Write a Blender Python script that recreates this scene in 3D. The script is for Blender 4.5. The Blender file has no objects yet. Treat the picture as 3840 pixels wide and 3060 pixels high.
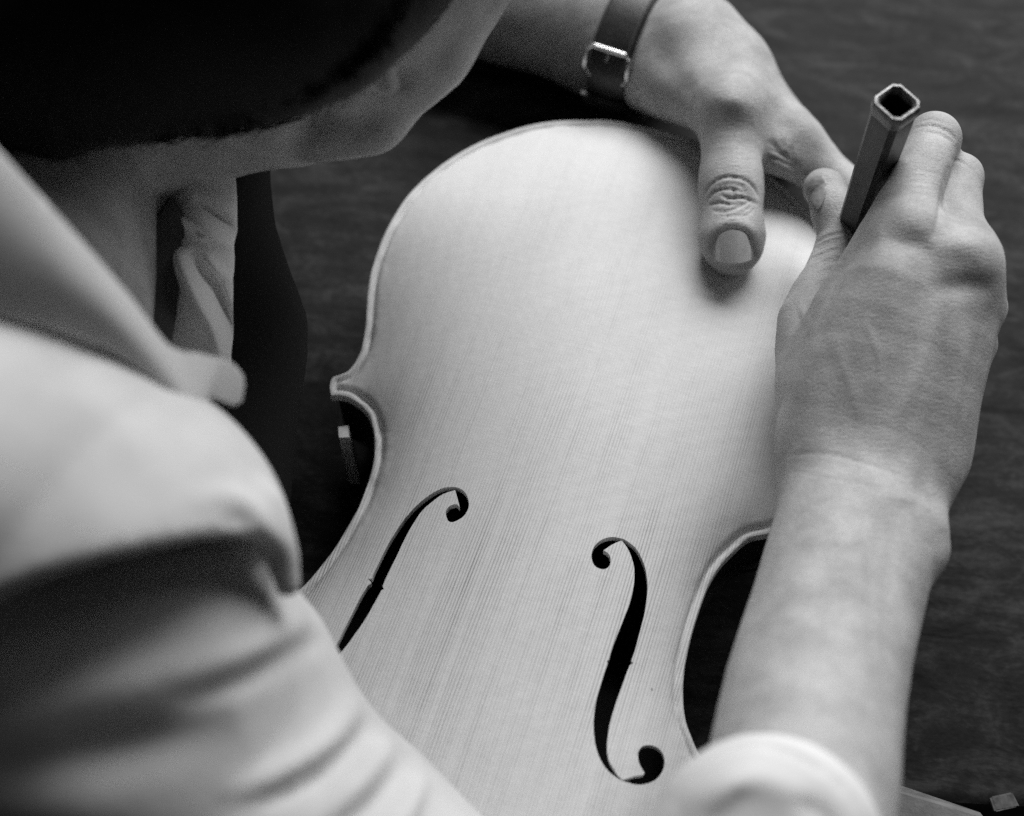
import bpy, bmesh, math, random
import numpy as np
from mathutils import Vector, Matrix, noise as mnoise
from mathutils.geometry import delaunay_2d_cdt

random.seed(3)
rng = np.random.default_rng(3)
SC = bpy.context.scene
COL = SC.collection

# ------------------------------------------------------------------ camera
TILT = math.radians(28.0)
DIST = 0.50
TGT = np.array([0.0, 0.0, 0.050])
VDIR = np.array([0.0, math.sin(TILT), -math.cos(TILT)])      # looking direction
VUP = np.array([0.0, math.cos(TILT), math.sin(TILT)])
VRT = np.array([1.0, 0.0, 0.0])
CAMP = TGT - DIST * VDIR
cam_d = bpy.data.cameras.new('camera')
cam_d.lens = 50.0
cam_d.sensor_width = 36.0
cam_d.sensor_fit = 'HORIZONTAL'
cam_d.clip_start = 0.02
cam_d.clip_end = 50.0
cam_d.dof.use_dof = True
cam_d.dof.focus_distance = 0.475
cam_d.dof.aperture_fstop = 5.0
cam = bpy.data.objects.new('camera', cam_d)
cam.location = CAMP
cam.rotation_euler = (TILT, 0, 0)
COL.objects.link(cam)
SC.camera = cam

# ------------------------------------------------------------------ light
world = bpy.data.worlds.new('World')
SC.world = world
world.use_nodes = True
world.node_tree.nodes['Background'].inputs[0].default_value = (0.55, 0.55, 0.55, 1)
world.node_tree.nodes['Background'].inputs[1].default_value = 0.036

def area_light(name, loc, target, size, size_y, power):
    l = bpy.data.lights.new(name, 'AREA')
    l.shape = 'RECTANGLE'; l.size = size; l.size_y = size_y; l.energy = power
    o = bpy.data.objects.new(name, l)
    o.location = loc
    d = Vector(target) - Vector(loc)
    o.rotation_euler = d.to_track_quat('-Z', 'Y').to_euler()
    COL.objects.link(o)
    return o
area_light('window_light', (0.40, 1.20, 1.12), (0.0, 0.03, 0.05), 1.3, 0.9, 42.0)
area_light('side_fill_light', (1.15, 0.62, 0.42), (-0.1, 0.0, 0.12), 0.5, 0.5, 3.6)  # unseen fill light, added to brighten the shirt front

SC.view_settings.view_transform = 'Standard'
SC.view_settings.look = 'None'
SC.view_settings.exposure = 0.0
SC.view_settings.gamma = 1.0
SC.cycles.use_denoising = False
SC.cycles.max_bounces = 6
SC.cycles.sample_clamp_indirect = 4.0

# ------------------------------------------------------------------ unproject helpers (photo pixels of 3840x3060)
MPPU = 36.0 / (50.0 * 3840.0)
def atd(u, v, d):
    return CAMP + d * VDIR + (u - 1920.0) * MPPU * d * VRT - (v - 1530.0) * MPPU * d * VUP
def at(u, v, z):
    r = VDIR + (u - 1920.0) * MPPU * VRT - (v - 1530.0) * MPPU * VUP
    return CAMP + r * ((z - CAMP[2]) / r[2])
def depth(p):
    return float(np.dot(np.asarray(p) - CAMP, VDIR))
def proj(P):
    q = P - CAMP
    d = q @ VDIR
    return 1920.0 + (q @ VRT) / (d * MPPU), 1530.0 - (q @ VUP) / (d * MPPU)

# ------------------------------------------------------------------ object helpers
def link(o, parent=None):
    COL.objects.link(o)
    if parent is not None: o.parent = parent
    return o
def empty(name, label, cat, group=None):
    o = bpy.data.objects.new(name, None)
    o.empty_display_size = 0.02
    COL.objects.link(o)
    o['label'] = label; o['category'] = cat
    if group: o['group'] = group
    return o
def mesh_obj(name, V, F, mat, parent=None, smooth=True, sharp=None):
    me = bpy.data.meshes.new(name)
    V = np.asarray(V, dtype=np.float32)
    if isinstance(F, np.ndarray):
        nf, k = F.shape
        me.vertices.add(len(V)); me.vertices.foreach_set('co', V.ravel())
        me.loops.add(nf * k); me.loops.foreach_set('vertex_index', F.astype(np.int32).ravel())
        me.polygons.add(nf); me.polygons.foreach_set('loop_start', np.arange(0, nf * k, k, dtype=np.int32))
        me.update(calc_edges=True); me.validate()
    else:
        me.from_pydata([tuple(map(float, p)) for p in V], [], F)
        me.update()
    if smooth:
        me.shade_smooth()
        if sharp is not None: me.set_sharp_from_angle(angle=math.radians(sharp))
    me.materials.append(mat)
    return link(bpy.data.objects.new(name, me), parent)

# ------------------------------------------------------------------ materials (all neutral: the photograph is black and white)
def new_mat(name):
    m = bpy.data.materials.new(name); m.use_nodes = True
    nt = m.node_tree
    return m, nt, nt.nodes['Principled BSDF']
def N(nt, t, **kw):
    n = nt.nodes.new(t)
    for k, v in kw.items(): setattr(n, k, v)
    return n
def grey(v): return (v, v, v, 1)
def ramp(nt, src, stops):
    r = N(nt, 'ShaderNodeValToRGB')
    cr = r.color_ramp
    while len(cr.elements) < len(stops): cr.elements.new(0.5)
    for e, (p, c) in zip(cr.elements, stops):
        e.position = p; e.color = grey(c)
    nt.links.new(src, r.inputs[0])
    return r.outputs[0]
def noise_tex(nt, vec, scale, detail=3, rough=0.5, dist=0.0):
    n = N(nt, 'ShaderNodeTexNoise')
    n.inputs['Scale'].default_value = scale; n.inputs['Detail'].default_value = detail
    n.inputs['Roughness'].default_value = rough; n.inputs['Distortion'].default_value = dist
    if vec is not None: nt.links.new(vec, n.inputs['Vector'])
    return n.outputs['Fac']
def math_n(nt, op, a, b=None, c=None, clamp=False):
    n = N(nt, 'ShaderNodeMath', operation=op); n.use_clamp = clamp
    for i, x in enumerate((a, b, c)):
        if x is None: continue
        if isinstance(x, (int, float)): n.inputs[i].default_value = x
        else: nt.links.new(x, n.inputs[i])
    return n.outputs[0]
def mapping(nt, vec, rot=(0, 0, 0), scale=(1, 1, 1), loc=(0, 0, 0)):
    n = N(nt, 'ShaderNodeMapping')
    n.inputs['Rotation'].default_value = rot; n.inputs['Scale'].default_value = scale
    n.inputs['Location'].default_value = loc
    nt.links.new(vec, n.inputs['Vector'])
    return n.outputs[0]
def bump(nt, h, bsdf, strength, dist):
    b = N(nt, 'ShaderNodeBump')
    b.inputs['Strength'].default_value = strength; b.inputs['Distance'].default_value = dist
    nt.links.new(h, b.inputs['Height']); nt.links.new(b.outputs[0], bsdf.inputs['Normal'])
def objco(nt):
    return N(nt, 'ShaderNodeTexCoord').outputs['Object']

def simple(name, base, rough, metal=0.0, spec=0.5, var=0.0, vscale=60, bstr=0.0, bscale=300, bdist=0.0005, coat=0.0):
    m, nt, b = new_mat(name)
    b.inputs['Roughness'].default_value = rough; b.inputs['Metallic'].default_value = metal
    b.inputs['Specular IOR Level'].default_value = spec
    b.inputs['Coat Weight'].default_value = coat
    co = objco(nt)
    f = noise_tex(nt, co, vscale, 4, 0.6)
    nt.links.new(ramp(nt, f, [(0.3, base * (1 - var)), (0.7, base * (1 + var))]), b.inputs['Base Color'])
    if bstr > 0:
        bump(nt, noise_tex(nt, co, bscale, 4, 0.65), b, bstr, bdist)
    return m

def skin_mat(name, base):
    m, nt, b = new_mat(name)
    co = objco(nt)
    f1 = noise_tex(nt, co, 70, 4, 0.55)
    f2 = noise_tex(nt, co, 900, 3, 0.6)
    s = math_n(nt, 'ADD', math_n(nt, 'MULTIPLY', f1, 0.75), math_n(nt, 'MULTIPLY', f2, 0.25))
    nt.links.new(ramp(nt, s, [(0.34, base * 0.72), (0.66, base * 1.18)]), b.inputs['Base Color'])
    b.inputs['Roughness'].default_value = 0.52
    b.inputs['Specular IOR Level'].default_value = 0.35
    b.inputs['Subsurface Weight'].default_value = 0.12
    b.inputs['Subsurface Radius'].default_value = (1, 1, 1)
    b.inputs['Subsurface Scale'].default_value = 0.002
    # skin relief: small plates (voronoi) plus stretched creases across the back of the hand
    v = N(nt, 'ShaderNodeTexVoronoi', feature='DISTANCE_TO_EDGE'); v.inputs['Scale'].default_value = 950
    w = N(nt, 'ShaderNodeVectorMath', operation='ADD')
    wn = N(nt, 'ShaderNodeTexNoise'); wn.inputs['Scale'].default_value = 400
    nt.links.new(co, wn.inputs['Vector'])
    ws = N(nt, 'ShaderNodeVectorMath', operation='SCALE'); ws.inputs['Scale'].default_value = 0.0016
    nt.links.new(wn.outputs['Color'], ws.inputs[0])
    nt.links.new(co, w.inputs[0]); nt.links.new(ws.outputs[0], w.inputs[1])
    nt.links.new(w.outputs[0], v.inputs['Vector'])
    ve = math_n(nt, 'MINIMUM', v.outputs['Distance'], 0.12)
    st = noise_tex(nt, mapping(nt, w.outputs[0], rot=(0, 0, 0.25), scale=(260, 1300, 800)), 1.0, 3, 0.6)
    pores = noise_tex(nt, co, 2600, 2, 0.5)
    hgt = math_n(nt, 'ADD', math_n(nt, 'MULTIPLY', ve, 2.2), math_n(nt, 'ADD', math_n(nt, 'MULTIPLY', st, 0.9), math_n(nt, 'MULTIPLY', pores, 0.35)))
    bump(nt, hgt, b, 0.7, 0.00032)
    return m

def spruce_mat(name, base, ang, pitch=0.00105, strong=1.0):
    m, nt, b = new_mat(name)
    co = objco(nt)
    g = mapping(nt, co, rot=(0, 0, ang))                 # x across the grain, y along it
    sep = N(nt, 'ShaderNodeSeparateXYZ'); nt.links.new(g, sep.inputs[0])
    drift = noise_tex(nt, mapping(nt, g, scale=(14, 3, 3)), 1.0, 2, 0.5)
    wob = noise_tex(nt, mapping(nt, g, scale=(500, 16, 16)), 1.0, 2, 0.5)
    x = math_n(nt, 'ADD', sep.outputs[0], math_n(nt, 'ADD', math_n(nt, 'MULTIPLY', drift, 0.011), math_n(nt, 'MULTIPLY', wob, 0.0007)))
    fr = math_n(nt, 'FRACT', math_n(nt, 'DIVIDE', x, pitch))
    saw = math_n(nt, 'POWER', math_n(nt, 'SUBTRACT', 1.0, math_n(nt, 'ABSOLUTE', math_n(nt, 'SUBTRACT', math_n(nt, 'MULTIPLY', fr, 2.0), 1.0))), 2.2)
    per = noise_tex(nt, mapping(nt, g, scale=(230, 2, 2)), 1.0, 3, 0.7)       # some rings darker than others
    along = noise_tex(nt, mapping(nt, g, scale=(28, 22, 22)), 1.0, 3, 0.6)
    amp = math_n(nt, 'MULTIPLY', ramp(nt, per, [(0.35, 0.25), (0.72, 1.0)]), ramp(nt, along, [(0.3, 0.35), (0.65, 1.0)]))
    # grain lines fainter towards the neck end, stronger in the middle and lower part
    fade = N(nt, 'ShaderNodeMapRange'); fade.inputs[1].default_value = 0.0365; fade.inputs[2].default_value = -0.05
    fade.inputs[3].default_value = 0.42; fade.inputs[4].default_value = 1.0
    nt.links.new(sep.outputs[1], fade.inputs[0])
    amp = math_n(nt, 'MULTIPLY', amp, fade.outputs[0])
    line = math_n(nt, 'MULTIPLY', saw, math_n(nt, 'MULTIPLY', amp, 0.42 * strong))
    flame = noise_tex(nt, mapping(nt, g, scale=(110, 700, 300)), 1.0, 4, 0.6, 0.6)
    cloud = noise_tex(nt, co, 22, 4, 0.55)
    fine = noise_tex(nt, co, 1700, 3, 0.6)
    v = math_n(nt, 'SUBTRACT', 1.04, line)
    v = math_n(nt, 'SUBTRACT', v, math_n(nt, 'MULTIPLY', flame, 0.13))
    v = math_n(nt, 'ADD', v, math_n(nt, 'MULTIPLY', math_n(nt, 'SUBTRACT', cloud, 0.5), 0.20))
    v = math_n(nt, 'ADD', v, math_n(nt, 'MULTIPLY', math_n(nt, 'SUBTRACT', fine, 0.5), 0.22))
    sp = N(nt, 'ShaderNodeTexVoronoi'); sp.inputs['Scale'].default_value = 42; nt.links.new(co, sp.inputs['Vector'])
    sc_ = N(nt, 'ShaderNodeSeparateXYZ'); nt.links.new(sp.outputs['Color'], sc_.inputs[0])
    spk = math_n(nt, 'MULTIPLY', math_n(nt, 'LESS_THAN', sp.outputs['Distance'], 0.022), math_n(nt, 'GREATER_THAN', sc_.outputs[0], 0.82))
    v = math_n(nt, 'SUBTRACT', v, math_n(nt, 'MULTIPLY', spk, 0.35))
    v = math_n(nt, 'MULTIPLY', v, base)
    cmb = N(nt, 'ShaderNodeCombineXYZ')
    for i in range(3): nt.links.new(v, cmb.inputs[i])
    nt.links.new(cmb.outputs[0], b.inputs['Base Color'])
    b.inputs['Roughness'].default_value = 0.62
    b.inputs['Specular IOR Level'].default_value = 0.25
    h = math_n(nt, 'ADD', math_n(nt, 'MULTIPLY', line, -0.9), math_n(nt, 'ADD', math_n(nt, 'MULTIPLY', flame, 0.5), math_n(nt, 'MULTIPLY', fine, 0.35)))
    bump(nt, h, b, 0.35, 0.0003)
    return m

def bench_mat(name, base):
    m, nt, b = new_mat(name)
    co = objco(nt)
    g = mapping(nt, co, rot=(0, 0, 0.12))
    gr = noise_tex(nt, mapping(nt, g, scale=(9, 75, 40)), 1.0, 5, 0.65, 1.2)
    bl = noise_tex(nt, mapping(nt, g, scale=(30, 55, 22)), 1.0, 5, 0.65, 1.6)
    fi = noise_tex(nt, mapping(nt, g, scale=(350, 500, 300)), 1.0, 3, 0.6)
    s = math_n(nt, 'ADD', math_n(nt, 'MULTIPLY', gr, 0.35), math_n(nt, 'ADD', math_n(nt, 'MULTIPLY', bl, 0.45), math_n(nt, 'MULTIPLY', fi, 0.2)))
    nt.links.new(ramp(nt, s, [(0.38, base * 0.25), (0.5, base * 0.9), (0.62, base * 2.4)]), b.inputs['Base Color'])
    b.inputs['Roughness'].default_value = 0.6
    b.inputs['Specular IOR Level'].default_value = 0.09
    bump(nt, s, b, 0.45, 0.0012)
    return m

def cloth_mat(name, base, weave=1500, rough=0.85, var=0.05):
    m, nt, b = new_mat(name)
    co = objco(nt)
    c = noise_tex(nt, co, 40, 3, 0.5)
    nt.links.new(ramp(nt, c, [(0.3, base * (1 - var)), (0.7, base * (1 + var))]), b.inputs['Base Color'])
    b.inputs['Roughness'].default_value = rough
    b.inputs['Specular IOR Level'].default_value = 0.15
    b.inputs['Sheen Weight'].default_value = 0.0
    h1 = noise_tex(nt, mapping(nt, co, scale=(weave, weave * 0.15, weave * 0.3)), 1.0, 2, 0.5)
    h2 = noise_tex(nt, mapping(nt, co, scale=(weave * 0.15, weave, weave * 0.3)), 1.0, 2, 0.5)
    bump(nt, math_n(nt, 'ADD', h1, h2), b, 0.25, 0.0003)
    return m

M_SKIN = skin_mat('skin', 0.41)
M_NAIL = simple('nail', 0.66, 0.16, var=0.10, vscale=120, spec=0.6, coat=0.5)
M_BENCH = bench_mat('dark_bench_wood', 0.019)
M_SHIRT = cloth_mat('pale_shirt_cloth', 0.56, var=0.10)
M_CUFF = cloth_mat('white_shirt_cloth', 0.66)
M_APRON = cloth_mat('black_apron_cloth', 0.012)
M_TORSO = cloth_mat('shirt_front_cloth', 0.78)
M_HAIR = simple('black_hair', 0.006, 0.65, spec=0.12, var=0.3, vscale=200)
M_LEATHER = simple('dark_leather', 0.022, 0.42, spec=0.5, var=0.5, vscale=160, bstr=0.5, bscale=900, bdist=0.0004)
M_LINING = simple('strap_lining', 0.10, 0.7, var=0.2)
M_METAL = simple('brushed_metal', 0.62, 0.30, metal=1.0, var=0.1, vscale=400, bstr=0.1, bscale=900)
M_TOOL = simple('dark_tool_handle', 0.028, 0.36, spec=0.5, var=0.85, vscale=140, bstr=0.3, bscale=500, bdist=0.0004)
M_RIM = simple('worn_tool_rim', 0.14, 0.35, metal=0.3, var=0.75, vscale=320, bstr=0.5, bscale=700, bdist=0.0005)
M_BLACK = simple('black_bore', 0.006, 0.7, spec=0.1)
M_RIB = simple('shade_toned_rib_wood', 0.030, 0.6, var=0.3, spec=0.2)  # shade on the ribs is put into this near-black wood colour
M_PALEWOOD = simple('pale_offcut_wood', 0.16, 0.7, var=0.25, vscale=120, bstr=0.4, bscale=300, bdist=0.001)
M_BUTTON = simple('shirt_button_plastic', 0.7, 0.3, var=0.05)

# ------------------------------------------------------------------ signed-distance modelling kit
def smin(a, b, k):
    if k <= 0: return np.minimum(a, b)
    h = np.maximum(k - np.abs(a - b), 0) / k
    return np.minimum(a, b) - h * h * k * 0.25
VN = -VDIR.astype(np.float32)
class Solid:
    def __init__(s): s.ops = []; s.lo = np.array([9e9] * 3); s.hi = -s.lo
    def _bb(s, p, r): s.lo = np.minimum(s.lo, p - r); s.hi = np.maximum(s.hi, p + r)
    def cone(s, a, b, ra, rb, k=0.0, flat=1.0, sub=False):
        a = np.asarray(a, np.float32); b = np.asarray(b, np.float32)
        if not sub: s._bb(a, ra); s._bb(b, rb)
        s.ops.append(('c', a, b, np.float32(ra), np.float32(rb), k, flat, sub))
    def ell(s, c, R, r, k=0.0, sub=False):
        c = np.asarray(c, np.float32); R = np.asarray(R, np.float32); r = np.asarray(r, np.float32)
        if not sub: s._bb(c, r.max())
        s.ops.append(('e', c, R, r, k, sub))
    def chain(s, pts, k=0.0, flat=1.0, usez=True, sub=False):
        """pts: (u, v, height_mm or depth_m, radius in photo px)"""
        Q = []
        for (u, v, z, r) in pts:
            p = at(u, v, z * 0.001) if usez else atd(u, v, z)
            Q.append((p, r * MPPU * depth(p)))
        if len(Q) == 1: Q = Q * 2
        if len(Q) > 2: Q = [(w[:3], w[3]) for w in spline([list(p) + [r] for p, r in Q], 2)]
        segs = [(np.asarray(a, np.float32), np.asarray(b, np.float32), np.float32(ra), np.float32(rb)) for (a, ra), (b, rb) in zip(Q[:-1], Q[1:])]
        if not sub:
            for (p, r) in Q: s._bb(p, r)
        s.ops.append(('h', segs, k, flat, sub))
    def cull(s, lo, hi, m):
        t = Solid(); t.ops = []
        for o in s.ops:
            if o[0] == 'h' and not o[4]:
                segs = [g for g in o[1] if (np.maximum(g[0], g[1]) + max(g[2], g[3]) + m + o[2] > lo).all() and (np.minimum(g[0], g[1]) - max(g[2], g[3]) - m - o[2] < hi).all()]
                if segs: t.ops.append(('h', segs) + o[2:])
            else: t.ops.append(o)
        return t
    def __call__(s, P):
        d = None
        if not s.ops or s.ops[0][-1] is True and s.ops[0][0] == 'h': return np.full(len(P), .02, np.float32)
        for o in s.ops:
            if o[0] == 'c':
                _, a, b, ra, rb, k, flat, sub = o
                ab = b - a; L = float(ab @ ab) + 1e-12
                pa = P - a
                t = np.clip((pa @ ab) / L, 0, 1)
                q = pa - t[:, None] * ab
                if flat != 1.0:
                    n = q @ VN
                    q = q + ((1.0 / flat - 1.0) * n)[:, None] * VN
                e = np.sqrt((q * q).sum(1)) - (ra + (rb - ra) * t)
                if flat != 1.0: e = e * (0.5 + 0.5 * flat)
            elif o[0] == 'h':
                _, segs, k, flat, sub = o
                Ps = P
                if flat != 1.0: n = P @ VN; Ps = P + ((1.0 / flat - 1.0) * n)[:, None] * VN
                e = None
                for (a, b, ra, rb) in segs:
                    if flat != 1.0: a = a + (1.0 / flat - 1.0) * (a @ VN) * VN; b = b + (1.0 / flat - 1.0) * (b @ VN) * VN
                    ab = b - a; L = float(ab @ ab) + 1e-12
                    pa = Ps - a
                    t = np.clip((pa @ ab) / L, 0, 1)
                    q = pa - t[:, None] * ab
                    x = np.sqrt((q * q).sum(1)) - (ra + (rb - ra) * t)
                    e = x if e is None else np.minimum(e, x)
                if flat != 1.0: e = e * (0.5 + 0.5 * flat)
            else:
                _, c, R, r, k, sub = o
                q = (P - c) @ R.T
                k0 = np.sqrt(((q / r) ** 2).sum(1)) + 1e-9
                k1 = np.sqrt(((q / (r * r)) ** 2).sum(1)) + 1e-9
                e = k0 * (k0 - 1) / k1
            if d is None: d = e
            elif sub: d = -smin(-d, e, k)
            else: d = smin(d, e, k)
        return d

def surface(f, lo, hi, h, lip=1.5):
    B = 8
    lo = np.asarray(lo, float); hi = np.asarray(hi, float)
    nb = np.maximum(np.ceil((hi - lo) / (h * B)).astype(int), 1)
    n = nb * B
    G = np.empty(tuple(n + 1), np.float32)
    cx = [lo[i] + (np.arange(nb[i]) + 0.5) * B * h for i in range(3)]
    C = np.stack(np.meshgrid(*cx, indexing='ij'), -1).reshape(-1, 3).astype(np.float32)
    cv = np.concatenate([f(C[i:i + 200000]) for i in range(0, len(C), 200000)])
    act = np.abs(cv) < B * h * 0.87 * lip
    cvg = cv.reshape(tuple(nb))
    big = np.repeat(np.repeat(np.repeat(cvg, B, 0), B, 1), B, 2)
    G[:-1, :-1, :-1] = big
    G[-1] = G[-2]; G[:, -1] = G[:, -2]; G[:, :, -1] = G[:, :, -2]
    bi = np.argwhere(act.reshape(tuple(nb)))
    loc = np.stack(np.meshgrid(*[np.arange(B + 1)] * 3, indexing='ij'), -1).reshape(-1, 3)
    key = (bi[:, 0] // 4 * 1000 + bi[:, 1] // 4) * 1000 + bi[:, 2] // 4
    bi = bi[np.argsort(key, kind='stable')]; key = np.sort(key)
    cuts = np.flatnonzero(np.diff(key)) + 1
    for grp in np.split(bi, cuts):
        g = f
        if hasattr(f, 'cull'): g = f.cull(lo + grp.min(0) * B * h, lo + (grp.max(0) + 1) * B * h, B * h)
        idx = (grp[:, None, :] * B + loc[None]).reshape(-1, 3)
        P = (lo + idx * h).astype(np.float32)
        G[idx[:, 0], idx[:, 1], idx[:, 2]] = g(P)
    S = G < 0
    cnt = np.zeros(tuple(n), np.int8)
    cor = [(i, j, k) for i in (0, 1) for j in (0, 1) for k in (0, 1)]
    for (i, j, k) in cor:
        cnt += S[i:n[0] + i, j:n[1] + j, k:n[2] + k]
    cells = np.argwhere((cnt > 0) & (cnt < 8))
    vals = np.stack([G[cells[:, 0] + i, cells[:, 1] + j, cells[:, 2] + k] for (i, j, k) in cor], 1)
    cp = np.array(cor, np.float32)
    acc = np.zeros((len(cells), 3), np.float32); num = np.zeros(len(cells), np.float32)
    for a in range(8):
        for b in range(a + 1, 8):
            if np.abs(cp[a] - cp[b]).sum() != 1: continue
            va, vb = vals[:, a], vals[:, b]
            m = (va < 0) != (vb < 0)
            t = np.where(m, va / np.where(m, va - vb, 1), 0)
            p = cp[a] + t[:, None] * (cp[b] - cp[a])
            acc += p * m[:, None]; num += m
    V = lo + (cells + acc / np.maximum(num, 1)[:, None]) * h
    ID = np.full(tuple(n), -1, np.int32)
    ID[cells[:, 0], cells[:, 1], cells[:, 2]] = np.arange(len(cells))
    F = []
    for ax in range(3):
        o1, o2 = [(1, 2), (2, 0), (0, 1)][ax]
        sl = [slice(0, n[0]), slice(0, n[1]), slice(0, n[2])]
        s0 = S[tuple(sl)]
        sl2 = list(sl); sl2[ax] = slice(1, n[ax] + 1)
        s1 = S[tuple(sl2)]
        e = np.argwhere(s0 != s1)
        e = e[(e[:, o1] > 0) & (e[:, o2] > 0)]
        d1 = np.zeros(3, int); d1[o1] = 1
        d2 = np.zeros(3, int); d2[o2] = 1
        q = [e - d1 - d2, e - d2, e, e - d1]
        q = np.stack([ID[c[:, 0], c[:, 1], c[:, 2]] for c in q], 1)
        neg = S[e[:, 0], e[:, 1], e[:, 2]]
        q[~neg] = q[~neg][:, ::-1]
        F.append(q)
    F = np.concatenate(F)
    F = F[(F >= 0).all(1)]
    V = V.astype(np.float32)
    eps = h * 0.5
    def grad(P):
        g = np.stack([f(P + np.eye(3, dtype=np.float32)[i] * eps) - f(P - np.eye(3, dtype=np.float32)[i] * eps) for i in range(3)], 1) / (2 * eps)
        return g
    NRM = np.empty_like(V)
    kb = ((V - lo) / (h * B * 3)).astype(int); key = (kb[:, 0] * 1000 + kb[:, 1]) * 1000 + kb[:, 2]
    od = np.argsort(key, kind='stable')
    f0 = f
    for ii in np.split(od, np.flatnonzero(np.diff(key[od])) + 1):
        P = V[ii]
        f = f0.cull(P.min(0), P.max(0), B * h) if hasattr(f0, 'cull') else f0
        g = np.stack([f(P + np.eye(3, dtype=np.float32)[i] * eps) - f(P - np.eye(3, dtype=np.float32)[i] * eps) for i in range(3)], 1) / (2 * eps)
        g2 = (g * g).sum(1) + 1e-9
        st = np.clip(f(P) / g2, -h, h)
        V[ii] = P - st[:, None] * g
        NRM[ii] = g / np.sqrt(g2)[:, None]
    return V, F, NRM

def poly_dist(u, v, line):
    """distance in px of points to a polyline, and position along it 0..1"""
    best = np.full(len(u), 1e9, np.float32); tt = np.zeros(len(u), np.float32)
    L = np.array(line, np.float32); n = len(L) - 1
    for i in range(n):
        a, b = L[i], L[i + 1]; ab = b - a; l2 = ab @ ab + 1e-6
        t = np.clip(((u - a[0]) * ab[0] + (v - a[1]) * ab[1]) / l2, 0, 1)
        d = np.hypot(u - a[0] - t * ab[0], v - a[1] - t * ab[1])
        m = d < best
        best[m] = d[m]; tt[m] = (i + t[m]) / n
    return best, tt
def spline(pts, per=6):
    P = np.array(pts, float); out = []
    for i in range(len(P) - 1):
        p0 = P[max(i - 1, 0)]; p1 = P[i]; p2 = P[i + 1]; p3 = P[min(i + 2, len(P) - 1)]
        for t in np.linspace(0, 1, per, endpoint=False):
            out.append(0.5 * ((2 * p1) + (-p0 + p2) * t + (2 * p0 - 5 * p1 + 4 * p2 - p3) * t * t + (-p0 + 3 * p1 - 3 * p2 + p3) * t ** 3))
    out.append(P[-1]); return np.array(out)
def crease(V, NR, marks, facing=0.05):
    """press folds (height<0) or raise ridges (height>0, mm) along lines drawn over the surface"""
    u, v = proj(V)
    face = np.clip((NR @ (-VDIR)) * 3.0, 0, 1)
    H = np.zeros(len(V), np.float32)
    for (line, w, hgt) in marks:
        L = spline(line, 5) if len(line) > 2 else np.array(line, float)
        lo = L.min(0) - 3.2 * w; hi = L.max(0) + 3.2 * w
        m = (u > lo[0]) & (u < hi[0]) & (v > lo[1]) & (v < hi[1])
        if not m.any(): continue
        d, t = poly_dist(u[m], v[m], L)
        taper = np.clip(np.sin(np.pi * t), 0, 1) ** (0.6 if w < 13 else 1.2)
        H[m] += hgt * 0.001 * np.exp(-(d / w) ** 2) * taper
    return V + NR * (H * face)[:, None]
def vnoise(V, scale, seed=0):
    """cheap smooth value noise"""
    r = np.random.default_rng(seed)
    out = np.zeros(len(V))
    for _ in range(6):
        k = r.normal(size=3); k = k / np.linalg.norm(k) * scale * r.uniform(0.6, 1.5)
        out += np.sin(V @ k + r.uniform(0, 6.28))
    return out / 6

# ================================================================== WORKBENCH
ang_b = math.atan2(*(lambda a, b: (b[1] - a[1], b[0] - a[0]))(at(1100, 958, 0), at(3840, 1090, 0)))
seam = at(1100, 958, 0)
# near edge of the bench shows in the lower right corner of the frame
yb = at(3400, 2995, 0)
near = (yb[1] - seam[1]) * math.cos(ang_b) - (yb[0] - seam[0]) * math.sin(ang_b)
nx, ny = 260, 200
XX, YY = np.meshgrid(np.linspace(-0.62, 0.62, nx), np.concatenate([[near, near + .0006, near + .002], np.linspace(near + .004, 0.46, ny - 3)]), indexing='ij')
q = np.stack([XX.ravel(), YY.ravel()], 1)
q3 = np.column_stack([q * [1, 6], np.zeros(len(q))])
zz = -0.0004 + vnoise(q3, 16, 21) * 0.0002 + vnoise(q3, 70, 22) * 0.00010
zz -= 0.0010 * np.clip(1 - (q[:, 1] - near) / .002, 0, 1)
zz -= 0.0005 * np.exp(-((q[:, 1] + .0005 * np.sin(q[:, 0] * 40)) / .0007) ** 2) * (q[:, 0] < 0.12)
ca, sa = math.cos(ang_b), math.sin(ang_b)
W = np.column_stack([seam[0] + q[:, 0] * ca - q[:, 1] * sa, seam[1] + q[:, 0] * sa + q[:, 1] * ca, zz])
n = len(W); Bt = W.copy(); Bt[:, 2] = -0.036
idx = np.arange(n).reshape(nx, ny)
Ft = np.stack([idx[:-1, :-1], idx[1:, :-1], idx[1:, 1:], idx[:-1, 1:]], -1).reshape(-1, 4)
rim = np.concatenate([idx[:, 0], idx[-1, 1:], idx[-2::-1, -1], idx[0, -2:0:-1]])
r2 = np.roll(rim, -1)
Fs = np.stack([r2, rim, rim + n, r2 + n], 1)
bench = mesh_obj('workbench', np.concatenate([W, Bt]), np.concatenate([Ft, Ft[:, ::-1] + n, Fs]), M_BENCH, None, sharp=50)
bench['label'] = 'dark worn wooden workbench under the violin body and both hands'; bench['category'] = 'workbench'

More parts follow.
